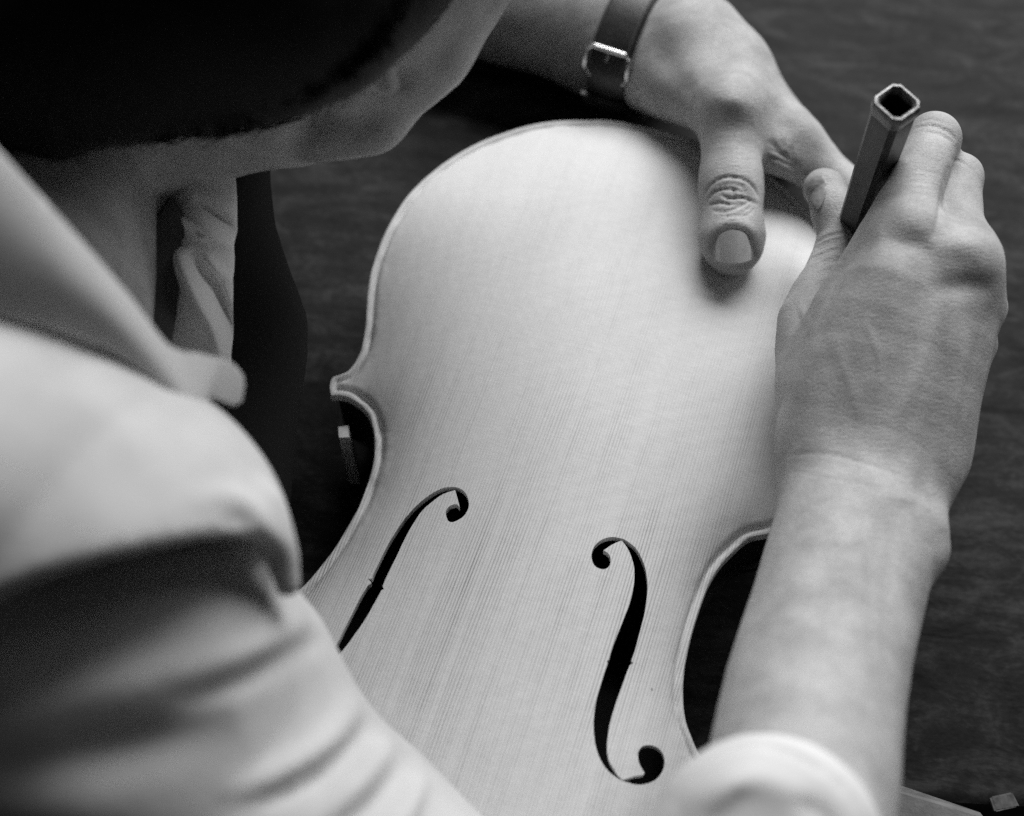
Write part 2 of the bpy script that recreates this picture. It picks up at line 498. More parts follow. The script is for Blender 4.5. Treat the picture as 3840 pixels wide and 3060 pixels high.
# ================================================================== VIOLIN BODY
ZE = 0.046          # height of the belly's edge
def SPT(pts, ox, oy, s): return [(ox + p[0] / s, oy + p[1] / s) + tuple(p[2:]) for p in pts]
up_left = [(2508, 487), (2339, 457), (2194, 449.5), (2078, 453.5), (1979, 470), (1874, 502), (1787, 537), (1699, 586), (1612, 650), (1536, 723),
           (1484, 796), (1437, 883), (1408, 959), (1385, 1040), (1374, 1128), (1370, 1203), (1363, 1256), (1353, 1306), (1342, 1333), (1325, 1364),
           (1302, 1389), (1278, 1400), (1250, 1409, 1), (1239, 1422), (1232.6, 1451), (1238.7, 1486, 1), (1270, 1484), (1302, 1490.6), (1331, 1505),
           (1357, 1525.5), (1380.4, 1556), (1393.5, 1591), (1401, 1626), (1403, 1664), (1401, 1713), (1393.5, 1754), (1384, 1790), (1365, 1843),
           (1338, 1910), (1300, 1977), (1254, 2052), (1200, 2123), (1122, 2208)]
right_c = [(2887, 2002), (2813, 2020), (2755, 2068), (2703, 2123), (2659, 2196), (2623, 2291), (2590, 2401), (2568, 2511), (2562.5, 2607), (2571, 2695), (2590, 2753), (2619, 2819)]
def xy(p): return at(p[0], p[1], ZE)[:2]
eyeL = at(1683, 1925, ZE + .012)[:2]; eyeR = at(2256, 2095, ZE + .012)[:2]
mid = (eyeL + eyeR) / 2
ax_x = (eyeR - eyeL) / np.linalg.norm(eyeR - eyeL)
ax_y = np.array([-ax_x[1], ax_x[0]])
GRA = math.atan2(ax_x[1], ax_x[0])
def to_l(p): q = np.asarray(p) - mid; return np.array([q @ ax_x, q @ ax_y])
def to_w(q): return mid + q[0] * ax_x + q[1] * ax_y
L = [tuple(to_l(xy(p))) + tuple(p[2:]) for p in up_left]
RC = [tuple(to_l(xy(p))) for p in right_c]
left_half = [p for p in L if p[0] < 0.0]                   # from the neck end down to the lower left corner
print('axis deg', math.degrees(GRA), 'top', L[0], 'corner', L[24], 'waist', L[33], 'end', L[-1], 'rc', RC[0], RC[8], RC[-1])
# lower left corner and the lower bout lie under the sleeve: finish the violin shape
yc = left_half[-1]
tail = [(yc[0] - 0.007, yc[1] - 0.008), (yc[0] - 0.0135, yc[1] - 0.0115, 1), (yc[0] - 0.0165, yc[1] - 0.0165), (yc[0] - 0.014, yc[1] - 0.0215, 1),
        (yc[0] - 0.0115, yc[1] - 0.030), (yc[0] - 0.0165, yc[1] - 0.050), (yc[0] - 0.0215, yc[1] - 0.075), (yc[0] - 0.018, yc[1] - 0.100),
        (yc[0] + 0.002, yc[1] - 0.122), (yc[0] + 0.030, yc[1] - 0.133), (-0.0, yc[1] - 0.137)]
left_all = left_half + tail
# right half: mirrored, with its own traced waist
wL = min(range(len(left_all)), key=lambda i: 0)
right_all = []
for p in left_all:
    right_all.append((-p[0],) + tuple(p[1:]))
ra = right_all[:25] + [(0.0815, 0.0345)] + [tuple(q) for q in RC]
ra += [(-p[0] + 0.0015, p[1] - 0.006) + tuple(p[2:]) for p in tail[:3]] + [(-p[0],) + tuple(p[1:]) for p in tail[3:]]
loop = left_all + ra[::-1][1:]
# drop the doubled neck-end point
def smooth_loop(P, per=5):
    n = len(P); out = []
    for i in range(n):
        p1 = np.array(P[i][:2]); p2 = np.array(P[(i + 1) % n][:2])
        p0 = np.array(P[i - 1][:2]) if len(P[i]) < 3 else p1
        p3 = np.array(P[(i + 2) % n][:2]) if len(P[(i + 1) % n]) < 3 else p2
        L_ = np.linalg.norm(p2 - p1)
        for t in np.linspace(0, 1, per, endpoint=False):
            out.append(0.5 * ((2 * p1) + (-p0 + p2) * t + (2 * p0 - 5 * p1 + 4 * p2 - p3) * t * t + (-p0 + 3 * p1 - 3 * p2 + p3) * t ** 3))
    return np.array(out)
OUT = smooth_loop(loop, 5)
def fh_pts(P, per=3):
    zz = ZE + 0.011
    return smooth_loop([tuple(to_l(at(p[0], p[1], zz)[:2])) + tuple(p[2:]) for p in P], per)
FL = SPT([(75, 1600), (150, 1500), (215, 1360), (290, 1210), (365, 1060), (425, 965, 1), (455, 945, 1), (422, 903, 1), (462, 905, 1), (470, 870), (530, 740), (600, 600), (680, 470), (760, 360),
          (850, 265), (960, 180), (1080, 120), (1180, 108), (1260, 130), (1310, 180), (1332, 245), (1328, 310), (1290, 375), (1240, 410), (1190, 428),
          (1150, 418), (1130, 370), (1125, 330), (1150, 290), (1190, 270), (1225, 268), (1252, 300, 1), (1235, 230), (1210, 140, 1), (1100, 170), (1000, 235), (910, 310),
          (840, 410), (780, 510), (730, 610), (690, 700), (640, 800), (590, 900), (557, 985, 1), (570, 1012, 1), (545, 1025, 1), (500, 1110), (440, 1220), (380, 1320), (310, 1420),
          (230, 1530), (150, 1620), (105, 1665)], 1200, 1780, 2.3867)
# the hidden lower end of the left f-hole
FL += [(1200, 2510), (1150, 2540), (1098, 2545), (1062, 2520), (1052, 2480), (1070, 2450), (1105, 2440), (1130, 2462), (1128, 2490, 1), (1160, 2512, 1), (1195, 2486)]
FR = SPT([(285, 295, 1), (340, 325), (370, 370), (378, 430), (360, 490), (320, 525), (270, 535), (210, 520), (165, 485), (138, 430), (130, 360), (145, 290), (180, 230),
          (240, 175), (310, 140), (400, 122), (480, 130), (550, 145), (630, 190), (700, 245), (760, 330), (810, 430), (840, 530), (860, 660), (862, 780),
          (850, 900), (825, 1060), (790, 1200), (745, 1370), (700, 1540), (664, 1640)], 2180, 1980, 3.4368)
FR += SPT([(628, 100, 1), (658, 112, 1), (610, 145, 1), (570, 240), (520, 380), (470, 520), (430, 640), (390, 770), (355, 900), (335, 1030), (322, 1160), (328, 1260),
           (350, 1350), (400, 1440), (460, 1530), (515, 1580, 1), (600, 1550), (680, 1520), (775, 1500), (795, 1470, 1), (760, 1420), (725, 1350), (712, 1270), (720, 1210),
           (760, 1150), (820, 1125), (900, 1120), (970, 1145), (1025, 1195), (1055, 1270), (1052, 1370), (1020, 1450), (960, 1530), (880, 1585),
           (780, 1620), (680, 1628), (590, 1610), (520, 1594), (440, 1555), (350, 1490), (280, 1410), (220, 1300), (180, 1180), (160, 1050), (152, 900),
           (165, 740), (195, 580), (240, 420), (290, 260), (330, 150, 1), (318, 112, 1), (345, 103, 1)], 2180, 2440, 3.3037)
FR += SPT([(400, 1540), (450, 1400), (510, 1250), (560, 1120), (610, 1000), (650, 870), (675, 750), (688, 620), (685, 500), (660, 400),
           (620, 300), (570, 220), (520, 162, 1), (450, 190), (370, 235)], 2180, 1980, 3.4368)
FHL, FHR = fh_pts(FL), fh_pts(FR)

def inside(P, poly):
    x, y = P[:, 0], P[:, 1]; c = np.zeros(len(P), bool)
    n = len(poly)
    for i in range(n):
        x1, y1 = poly[i]; x2, y2 = poly[(i + 1) % n]
        m = ((y1 > y) != (y2 > y)) & (x < (x2 - x1) * (y - y1) / (y2 - y1 + 1e-15) + x1)
        c ^= m
    return c
def seg_dist(P, poly):
    d = np.full(len(P), 1e9)
    n = len(poly)
    for i in range(n):
        a = poly[i]; b = poly[(i + 1) % n]; ab = b - a
        t = np.clip(((P - a) @ ab) / (ab @ ab + 1e-15), 0, 1)
        d = np.minimum(d, np.hypot(P[:, 0] - a[0] - t * ab[0], P[:, 1] - a[1] - t * ab[1]))
    return d
# membrane solution over the outline gives the arching
gh = 0.0025
glo = OUT.min(0) - gh * 2; gn = np.ceil((OUT.max(0) + gh * 2 - glo) / gh).astype(int) + 1
GX, GY = np.meshgrid(glo[0] + np.arange(gn[0]) * gh, glo[1] + np.arange(gn[1]) * gh, indexing='ij')
GP = np.stack([GX.ravel(), GY.ravel()], 1)
gin = inside(GP, OUT) & (seg_dist(GP, OUT) > 0.0020)
gin = gin.reshape(GX.shape)
phi = np.zeros(GX.shape)
for it in range(2600):
    p = 0.25 * (np.roll(phi, 1, 0) + np.roll(phi, -1, 0) + np.roll(phi, 1, 1) + np.roll(phi, -1, 1) + gh * gh)
    phi = np.where(gin, p, 0)
phi /= phi.max()
arch_g = (1 - np.exp(-(phi ** 1.25) * 2.2)) / (1 - math.exp(-2.2)) * 0.0130
def arch(P):
    g = (P - glo) / gh
    i = np.clip(g.astype(int), 0, gn - 2); f = g - i
    a = arch_g
    return (a[i[:, 0], i[:, 1]] * (1 - f[:, 0]) * (1 - f[:, 1]) + a[i[:, 0] + 1, i[:, 1]] * f[:, 0] * (1 - f[:, 1])
            + a[i[:, 0], i[:, 1] + 1] * (1 - f[:, 0]) * f[:, 1] + a[i[:, 0] + 1, i[:, 1] + 1] * f[:, 0] * f[:, 1])
def belly_z(P, d):
    z = ZE + arch(P)
    z = z - 0.00120 * np.exp(-((d - 0.0027) / 0.0009) ** 2) * (1 + 0.3 * np.sin(P[:, 0] * 420) * np.sin(P[:, 1] * 380))              # scooped channel inside the edge
    z = z - 0.00020 * np.exp(-((d - 0.0034 - 0.0004 * np.sin(P[:, 0] * 90 + P[:, 1] * 60)) / 0.0003) ** 2)           # cut purfling line
    z = z - 0.0007 * np.clip(1 - d / 0.0006, 0, 1) ** 2                 # rounded edge
    z = z + np.random.default_rng(5).normal(0, 1, len(P)) * 0.00006 * np.exp(-((d - 0.0045) / 0.0022) ** 2)
    z = z + 0.00006 * np.sin(P[:, 0] * 900 + 3 * np.sin(P[:, 1] * 160)) * np.sin(P[:, 1] * 700 + P[:, 0] * 300)
    return z
def plate(name, mat, holes, step, zf, thick, parent, arch_under=True, label=None):
    xs = np.arange(OUT[:, 0].min(), OUT[:, 0].max(), step); ysx = np.arange(OUT[:, 1].min(), OUT[:, 1].max(), step)
    X, Y = np.meshgrid(xs, ysx, indexing='ij')
    X = X + (np.arange(len(ysx)) % 2)[None] * step * 0.5
    P = np.stack([X.ravel(), Y.ravel()], 1)
    P = P[inside(P, OUT)]
    d = seg_dist(P, OUT); P = P[d > step * 0.5]; d = d[d > step * 0.5]
    for h in holes:
        m = ~inside(P, h) & (seg_dist(P, h) > step * 0.35); P = P[m]; d = d[m]
    # denser rows along the edge
    rings = []
    nrm = np.roll(OUT, -1, 0) - np.roll(OUT, 1, 0); nrm /= (np.linalg.norm(nrm, axis=1)[:, None] + 1e-12)
    nrm = np.stack([-nrm[:, 1], nrm[:, 0]], 1)
    for off in (0.0004, 0.0009, 0.0014, 0.0018, 0.0022, 0.0026, 0.0030, 0.0034, 0.0038, 0.0045, 0.0055, 0.0065):
        for sg in (1, -1):
            Q = OUT + nrm * off * sg
            m = inside(Q, OUT)
            Q = Q[m]; dq = seg_dist(Q, OUT)
            m = np.abs(dq - off) < 0.0001
            rings.append(Q[m])
    Rg = np.concatenate(rings)
    P = P[(d > 0.0072)]
    P = np.concatenate([P, Rg]) if step < 0.002 else P
    loops = [OUT] + list(holes)
    allp = [Vector(p) for p in P]; faces = []; edges = []
    k = len(allp)
    for Lp in loops:
        n = len(Lp)
        allp += [Vector(p) for p in Lp]
        edges += [(k + i, k + (i + 1) % n) for i in range(n)]
        k += n
    res = delaunay_2d_cdt(allp, edges, [], 0, 1e-7)
    V2 = np.array([tuple(v) for v in res[0]]); T = res[2]
    T = [t for t in T]
    cen = np.array([V2[list(t)].mean(0) for t in T])
    ok = inside(cen, OUT)
    for h in holes: ok &= ~inside(cen, h)
    T = [t for t, o in zip(T, ok) if o]
    dd = seg_dist(V2, OUT)
    zt, zb = zf(V2, dd)
    W = mid + V2[:, :1] * ax_x + V2[:, 1:2] * ax_y
    top = np.column_stack([W, zt]); bot = np.column_stack([W, zb])
    n = len(V2)
    F = []
    ec = {}
    for t in T:
        a, b, c = t
        ar = (V2[b][0] - V2[a][0]) * (V2[c][1] - V2[a][1]) - (V2[b][1] - V2[a][1]) * (V2[c][0] - V2[a][0])
        if ar < 0: a, b, c = c, b, a
        F.append((a, b, c)); F.append((n + c, n + b, n + a))
        for e in ((a, b), (b, c), (c, a)):
            ec[e] = 1
    for (a, b) in list(ec):
        if (b, a) not in ec: F.append((b, a, n + a, n + b))
    return mesh_obj(name, np.concatenate([top, bot]), F, mat, parent, sharp=40)
M_SPRUCE = spruce_mat('pale_spruce', 0.68, -GRA, strong=1.9)
violin = empty('violin_body', 'unvarnished pale violin body with two cut f-holes, no neck fitted, lying on the bench', 'violin')
def zf_top(P, d):
    z = belly_z(P, d); return z, np.where(d < 0.006, ZE - 0.0038 + 0 * z, z - 0.0032)
plate('belly', M_SPRUCE, [FHL, FHR], 0.0016, zf_top, 0.003, violin)
def zf_back(P, d):
    return np.full(len(P), 0.0150), 0.0115 - arch(P) * 0.78
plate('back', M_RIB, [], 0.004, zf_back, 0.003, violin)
# ribs: an upright wall set in a little from the edge
cen = OUT.mean(0)
tang = np.roll(OUT, -1, 0) - np.roll(OUT, 1, 0); tang /= np.linalg.norm(tang, axis=1)[:, None] + 1e-12
nin = np.stack([-tang[:, 1], tang[:, 0]], 1)
if not inside(OUT[40:41] + nin[40:41] * 0.002, OUT)[0]: nin = -nin
RV = []; RF = []
keep = []
for i in range(len(OUT)):
    q = OUT[i] + nin[i] * 0.0026
    if seg_dist(q[None], OUT)[0] > 0.0023: keep.append((q, OUT[i] + nin[i] * 0.0040))
for (a, b) in keep:
    A = to_w(a); B_ = to_w(b)
    RV += [(A[0], A[1], ZE - 0.0036), (A[0], A[1], 0.0152), (B_[0], B_[1], 0.0152), (B_[0], B_[1], ZE - 0.0036)]
nk = len(keep)
for i in range(nk):
    j = (i + 1) % nk
    for k in range(4): RF.append((4 * i + k, 4 * j + k, 4 * j + (k + 1) % 4, 4 * i + (k + 1) % 4))
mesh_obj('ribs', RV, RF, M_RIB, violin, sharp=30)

# ================================================================== PERSON
person = empty('person', 'dark-haired person in pale shirt and black apron bent over the violin, holding a tool', 'person')
bodyV, bodyF, boff = [], [], 0
def add_body(V, F):
    global boff
    bodyV.append(V); bodyF.append(F + boff); boff += len(V)

# ---------------- right hand and forearm
RH = Solid()
K = 0.010
RH.chain([(2950, 3300, 140, 380), (3010, 2900, 122, 362), (3055, 2600, 110, 338), (3132, 2300, 99, 318), (3204, 2020, 91, 308), (3234, 1850, 86, 290), (3262, 1690, 85, 300)], K, 0.78)
RH.chain([(3470, 2060, 93, 60), (3455, 2010, 94, 66)], 0.012)                       # ulna knob
# metacarpals
RH.chain([(3262, 1690, 88, 250), (3270, 1500, 97, 240), (3300, 1300, 104, 215)], 0.02, 0.7)
RH.chain([(3180, 1650, 91, 150), (3260, 1300, 107, 140), (3330, 1060, 116, 134), (3395, 885, 119, 120)], 0.014)
RH.chain([(3360, 1650, 91, 142), (3480, 1300, 106, 134), (3580, 1010, 114, 122)], 0.014)
RH.chain([(3440, 1680, 86, 120), (3560, 1400, 96, 112), (3640, 1170, 103, 105)], 0.014)
RH.chain([(3500, 1700, 78, 90), (3575, 1480, 82, 92), (3640, 1300, 88, 82)], 0.012)
# first web and thumb
RH.chain([(3345, 790, 112, 70), (3250, 960, 106, 78), (3150, 1160, 96, 105), (3090, 1420, 86, 135)], 0.012)
RH.chain([(3090, 1650, 80, 150), (3045, 1420, 78, 132), (3044, 1210, 76, 128), (3110, 1040, 76, 98), (3150, 900, 78, 88), (3128, 800, 80, 74)], 0.009)
RH.chain([(3128, 800, 80, 72), (3100, 720, 80, 76), (3088, 708, 80, 76)], 0.005)
# index: proximal phalanx rising to the bent middle joint, then curling down round the tool
RH.chain([(3395, 885, 119, 120), (3440, 690, 117, 106), (3498, 525, 112, 97)], 0.006)
RH.chain([(3505, 520, 113, 88), (3480, 560, 90, 78), (3420, 640, 78, 70)], 0.004)
# middle finger
RH.chain([(3580, 1010, 114, 122), (3588, 840, 111, 96), (3596, 665, 103, 86)], 0.0025)
RH.chain([(3592, 665, 104, 82), (3560, 720, 82, 74), (3470, 800, 72, 66)], 0.004)
# ring and little finger: folded under the palm
RH.chain([(3668, 1140, 102, 88), (3690, 1120, 84, 72), (3640, 1040, 70, 66), (3540, 1080, 66, 60)], 0.006)
RH.chain([(3700, 1165, 97, 62), (3708, 1160, 94, 60)], 0.004)
RH.chain([(3655, 1290, 86, 70), (3668, 1290, 74, 60), (3600, 1240, 64, 56), (3500, 1260, 62, 52)], 0.005)
# tendons and knuckle caps
RH.chain([(3640, 985, 116, 70), (3650, 965, 115, 64)], 0.016)
V, F, NR = surface(RH, RH.lo - 0.004, RH.hi + 0.004, 0.0008)
marksR = [([(2900, 1712), (3080, 1700), (3250, 1740), (3420, 1800)], 7, -0.26), ([(2950, 1765), (3100, 1790), (3300, 1830)], 5, -0.18),
          ([(3500, 900), (3522, 820), (3540, 720), (3556, 620)], 12, -0.9),
          ([(3425, 480), (3490, 470), (3550, 490), (3585, 525)], 5, -0.7), ([(3460, 495), (3520, 503), (3575, 535)], 4, -0.5),
          ([(3440, 457), (3500, 448), (3565, 470)], 4, -0.45),
          ([(3565, 598), (3610, 608), (3660, 645)], 4.5, -0.6),
          ([(3560, 1120), (3530, 1400), (3495, 1640), (3460, 1900)], 38, -1.3), ([(3610, 1200), (3590, 1450), (3555, 1640), (3500, 1880)], 34, 0.6),
          ([(3300, 890), (3410, 905), (3520, 940)], 46, -1.5), ([(3480, 950), (3590, 915), (3700, 930)], 46, 1.0), ([(3480, 1090), (3600, 1070), (3740, 1085)], 44, -1.3),
          ([(3330, 960), (3370, 1040), (3330, 1200)], 44, 0.7), ([(3560, 1060), (3480, 1300), (3380, 1560), (3330, 1720)], 26, 0.55), ([(3440, 1060), (3400, 1300), (3330, 1560)], 34, -0.6),
          ([(3660, 1240), (3640, 1400), (3600, 1600)], 20, -0.5), ([(3120, 1250), (3180, 1420), (3230, 1600)], 22, 0.25), ([(3230, 1180), (3300, 1350), (3290, 1560)], 14, 0.22), ([(3180, 2000), (3120, 2300), (3060, 2650)], 26, 0.25),
          ([(3330, 1950), (3290, 2250), (3300, 2600)], 16, 0.25),
          ([(3040, 1180), (3000, 1195)], 40, 0.8),
          ([(3300, 1840), (3380, 1870), (3440, 1880)], 20, 0.5)]
for i in range(9):      # folds at the thumb's base joint
    y = 880 + i * 17 + (i % 2) * 4
    marksR.append(([(3048 - i * 2, y + 38), (3085, y + 14), (3125, y), (3170, y - 6 + (i % 3) * 6)], 4.6, -0.75 if i < 4 else -0.4))
for i in range(7):      # fine creases over the finger backs
    y = 640 + i * 15
    marksR.append(([(3390, y + 14), (3440, y + 3 * (i % 3)), (3500, y + 8), (3545, y + 20)], 5, -0.26))
V = crease(V, NR, marksR)
V = V + NR * (vnoise(V, 900, 1) * 0.00007 + vnoise(V, 260, 2) * 0.00025)[:, None]
add_body(V, F)
print('right hand', len(V))

# ---------------- left hand
LH = Solid()
LH.chain([(1500, -160, 28, 290), (1950, -30, 30, 280), (2250, 60, 34, 262), (2350, 90, 37, 262)], K, 0.78)
LH.chain([(2350, 90, 38, 255), (2480, 160, 47, 240), (2600, 230, 57, 190)], 0.02, 0.75)
# thumb metacarpal, joint, thumb
LH.chain([(2400, 260, 47, 130), (2580, 335, 62, 128), (2735, 408, 73, 120)], 0.014)
LH.chain([(2735, 408, 75, 122), (2742, 560, 74, 112), (2741, 690, 71.5, 108)], 0.010)
LH.chain([(2741, 690, 71.5, 108), (2744, 780, 69.5, 114), (2744, 885, 66.3, 121)], 0.006)
LH.chain([(2744, 885, 66.8, 110), (2748, 934, 64.5, 98)], 0.004)
LH.chain([(2735, 385, 85, 60), (2760, 390, 85, 60)], 0.012)
# back of the hand and index finger along the edge of the belly
LH.chain([(2600, 150, 64, 165), (2740, 290, 66, 150), (2860, 420, 63, 125), (2960, 530, 61, 105)], 0.014)
LH.chain([(2960, 530, 61, 105), (3060, 610, 57, 92), (3160, 715, 53, 82)], 0.008)
LH.chain([(3160, 715, 53, 80), (3235, 830, 46, 74)], 0.006)
# web between thumb and index
LH.chain([(2820, 520, 70, 60), (2900, 590, 65, 55), (2960, 620, 62, 40), (3030, 660, 57, 34)], 0.008)
# the three other fingers grip the ribs underneath the index
LH.chain([(2760, 260, 62, 120), (2900, 420, 46, 96), (3040, 570, 40, 80), (3180, 730, 34, 72)], 0.010)
LH.chain([(2760, 250, 56, 100), (2900, 420, 30, 84), (3030, 560, 24, 72), (3150, 700, 20, 66)], 0.008)
LH.chain([(2740, 230, 46, 84), (2860, 370, 18, 66), (2980, 510, 14, 58)], 0.006)
V, F, NR = surface(LH, LH.lo - 0.004, LH.hi + 0.004, 0.0007)
marksL = []
marksL += [([(2640, 735), (2662, 695), (2700, 670), (2745, 663), (2795, 675), (2828, 705), (2845, 745)], 4.6, -1.0),
           ([(2645, 762), (2672, 725), (2705, 711), (2750, 710), (2790, 722)], 4.4, -0.85), ([(2748, 700), (2751, 720), (2753, 750)], 4, -0.7),
           ([(2700, 728), (2735, 744), (2790, 742), (2842, 768)], 4.6, -1.0), ([(2650, 770), (2700, 760), (2740, 766), (2780, 762)], 4.4, -0.9),
           ([(2665, 786), (2712, 793), (2755, 781), (2795, 764), (2820, 748)], 4.4, -0.8), ([(2690, 808), (2740, 812), (2800, 806), (2830, 780)], 4, -0.5),
           ([(2685, 824), (2745, 828), (2805, 822)], 4, -0.4), ([(2770, 690), (2790, 708), (2800, 730)], 4, -0.4), ([(2680, 700), (2740, 690), (2800, 700)], 4, -0.3),
           ([(2770, 802), (2800, 786), (2822, 765)], 4, -0.5), ([(2690, 840), (2745, 843), (2800, 838)], 4, -0.25)]
for i in range(7):
    y = 560 + i * 16
    marksL.append(([(2660, y + 18), (2720, y + 3), (2780, y + 5), (2840, y + 16)], 5, -0.10))
marksL += [([(2604, 360), (2588, 440), (2590, 520), (2612, 600)], 7, -0.6), ([(2560, 420), (2562, 500), (2585, 570)], 6, -0.4), ([(2640, 380), (2622, 470), (2630, 560)], 6, -0.35),
           ([(2690, 455), (2760, 475), (2830, 460)], 48, -0.8), ([(2690, 400), (2745, 380), (2800, 395)], 34, 0.7),
           ([(2450, 60), (2480, 190), (2550, 300), (2620, 400)], 60, -1.2), ([(2540, 230), (2620, 310), (2700, 380)], 46, 0.5),
           ([(2880, 520), (2930, 570), (3010, 640)], 16, -1.1), ([(2870, 590), (2920, 600), (2990, 640)], 8, -0.8), ([(2880, 560), (2920, 575), (2960, 600)], 5, -0.5),
           ([(2930, 520), (2945, 560)], 10, -0.5), ([(2960, 545), (2975, 590)], 9, -0.4)]
# nail bed: fold round the nail
marksL += [([(2664, 985), (2672, 925), (2694, 876), (2748, 856), (2800, 876), (2822, 925), (2838, 985)], 8, -1.3),
           ([(2640, 970), (2652, 900), (2686, 846), (2748, 828), (2808, 846), (2842, 900), (2854, 970)], 13, 0.4), ([(2660, 990), (2748, 1000), (2835, 990)], 10, -0.5)]
V = crease(V, NR, marksL)
V = V + NR * (vnoise(V, 900, 3) * 0.00006 + vnoise(V, 260, 4) * 0.00022)[:, None]
add_body(V, F)
print('left hand', len(V))

# ---------------- head, neck, torso and upper arms (far end of the arms hidden in the shirt)
HD = Solid()
def px(r, d): return r * MPPU * d
CR = np.stack([VRT, VUP, -VDIR])
dh = 0.430
HD.ell(atd(1010, -560, dh), CR, (px(1040, dh), px(1095, dh), 0.082), 0)
HD.chain([(880, 395, dh + .016, 180), (1080, 400, dh + .012, 172)], 0.022, 1, False)
HD.chain([(1205, 455, dh, 154), (1310, 455, dh, 140), (1378, 458, dh, 124)], 0.004, 1, False)     # corner of the jaw
HD.chain([(1560, 180, dh, 180), (1450, 325, dh, 142)], 0.012, 1, False)                       # cheek
HD.chain([(1400, 215, dh - .040, 70), (1455, 310, dh - .036, 42)], 0.006, 1, False)            # ear lobe coming out of the hair
HD.chain([(1700, -420, dh + .03, 110), (1960, -180, dh + .055, 110)], 0.02, 1, False)           # nose, out of the frame
HD.chain([(1880, -560, dh + .02, 100)], 0.01, 1, False, True)                                   # eye socket
HD.chain([(1840, -565, dh + .02, 90)], 0.004, 1, False)
HD.chain([(480, 10, 0.455, 560), (40, 640, 0.443, 560), (-350, 1150, 0.42, 660)], 0.03, 1, False)   # neck
TO = Solid()
TO.chain([(-350, 1150, 0.38, 800), (-300, 1700, 0.40, 900), (100, 2300, .40, 400), (500, 3050, .41, 380), (1000, 3800, .42, 380)], 0.03, 1, False)
TO.chain([(1000, 3950, .42, 380), (2300, 4000, .43, 380), (2980, 3500, .405, 340)], 0.03, 1, False)
TO.chain([(-300, 800, .44, 900), (400, -300, .50, 700), (1000, -350, .47, 460), (1500, -120, .455, 330)], 0.03, 1, False)
TO.chain([(-900, 1500, .45, 1300), (-700, 2500, .55, 1500)], 0.03, 1, False)
for S_, h in ((HD, 0.0018), (TO, 0.004)):
    V, F, NR = surface(S_, S_.lo - 0.01, S_.hi + 0.01, h)
    if S_ is HD:
        V = crease(V, NR, [([(1330, 270), (1270, 370), (1180, 480), (1060, 600)], 42, -6.0), ([(1500, 210), (1520, 280), (1480, 360)], 30, -3.0)])
    add_body(V, F)
body = mesh_obj('body', np.concatenate(bodyV), np.concatenate(bodyF), M_SKIN, person)

# thumb nails: curved plates a little proud of the skin
def nail(name, outline, zfun, thick, mat, label=None):
    P = smooth_loop(outline, 4)
    uu = np.arange(P[:, 0].min(), P[:, 0].max(), 6.0); vv = np.arange(P[:, 1].min(), P[:, 1].max(), 6.0)
    X, Y = np.meshgrid(uu, vv, indexing='ij'); Q = np.stack([X.ravel(), Y.ravel()], 1)
    Q = Q[inside(Q, P)]; Q = Q[seg_dist(Q, P) > 3]
    pts = [Vector(q) for q in Q] + [Vector(q) for q in P]
    k = len(Q); n = len(P)
    res = delaunay_2d_cdt(pts, [(k + i, k + (i + 1) % n) for i in range(n)], [], 1, 1e-5)
    V2 = np.array([tuple(v) for v in res[0]])
    T = [t for t in res[2]]
    top = np.array([zfun(u, v, 0) for u, v in V2]); bot = np.array([zfun(u, v, thick) for u, v in V2])
    m = len(V2); Fc = []; ec = set()
    for t in T:
        Fc.append(tuple(t)); Fc.append(tuple(m + i for i in reversed(t)))
        for i in range(3): ec.add((t[i], t[(i + 1) % 3]))
    for (a, b) in ec:
        if (b, a) not in ec: Fc.append((b, a, m + a, m + b))
    o = mesh_obj(name, np.concatenate([top, bot]), Fc, mat, person, sharp=50)
    bm = bmesh.new(); bm.from_mesh(o.data); bmesh.ops.recalc_face_normals(bm, faces=bm.faces); bm.to_mesh(o.data); bm.free()
    if label: o['label'] = label
    return o
def cast(S_, u, v, d0, d1):
    """first hit of the view ray with a solid"""
    ds = np.linspace(d0, d1, 600)
    P = np.array([atd(u, v, d) for d in ds], np.float32)
    s = S_(P); i = np.argmax(s < 0)
    return ds[i] if s[i] < 0 else None
n_a, n_b = cast(LH, 2748, 880, .40, .56), cast(LH, 2748, 965, .40, .56)
def nz(u, v, t):
    x = (u - 2748) / 70.0; f = (v - 880) / 85.0
    return atd(u, v, n_a + (n_b - n_a) * (0.55 * f + 0.1) + 0.0019 * x * x + 0.00025 * f * f - 0.0010 + t)
nail('thumb_nail', [(2684, 978, 1), (2683, 940), (2688, 905), (2706, 874), (2750, 862), (2792, 874), (2808, 905), (2816, 940), (2818, 974, 1), (2790, 984), (2752, 988), (2715, 986)], nz, 0.0006, M_NAIL)
def nz2(u, v, t):
    d = cast(RH, 3060 + (u - 3060) * .93, v, 0.38, 0.56) or 0.45
    return atd(u, v, d - 0.0009 + t)
nail('thumb_nail', [(3018, 700), (3030, 668), (3058, 654), (3088, 660), (3100, 690), (3092, 740), (3070, 782), (3046, 760), (3026, 730)], nz2, 0.0006,
     simple('shaded_nail', 0.30, 0.4, var=0.08, vscale=300))  # darker than the other nail: the shade on it is in the colour

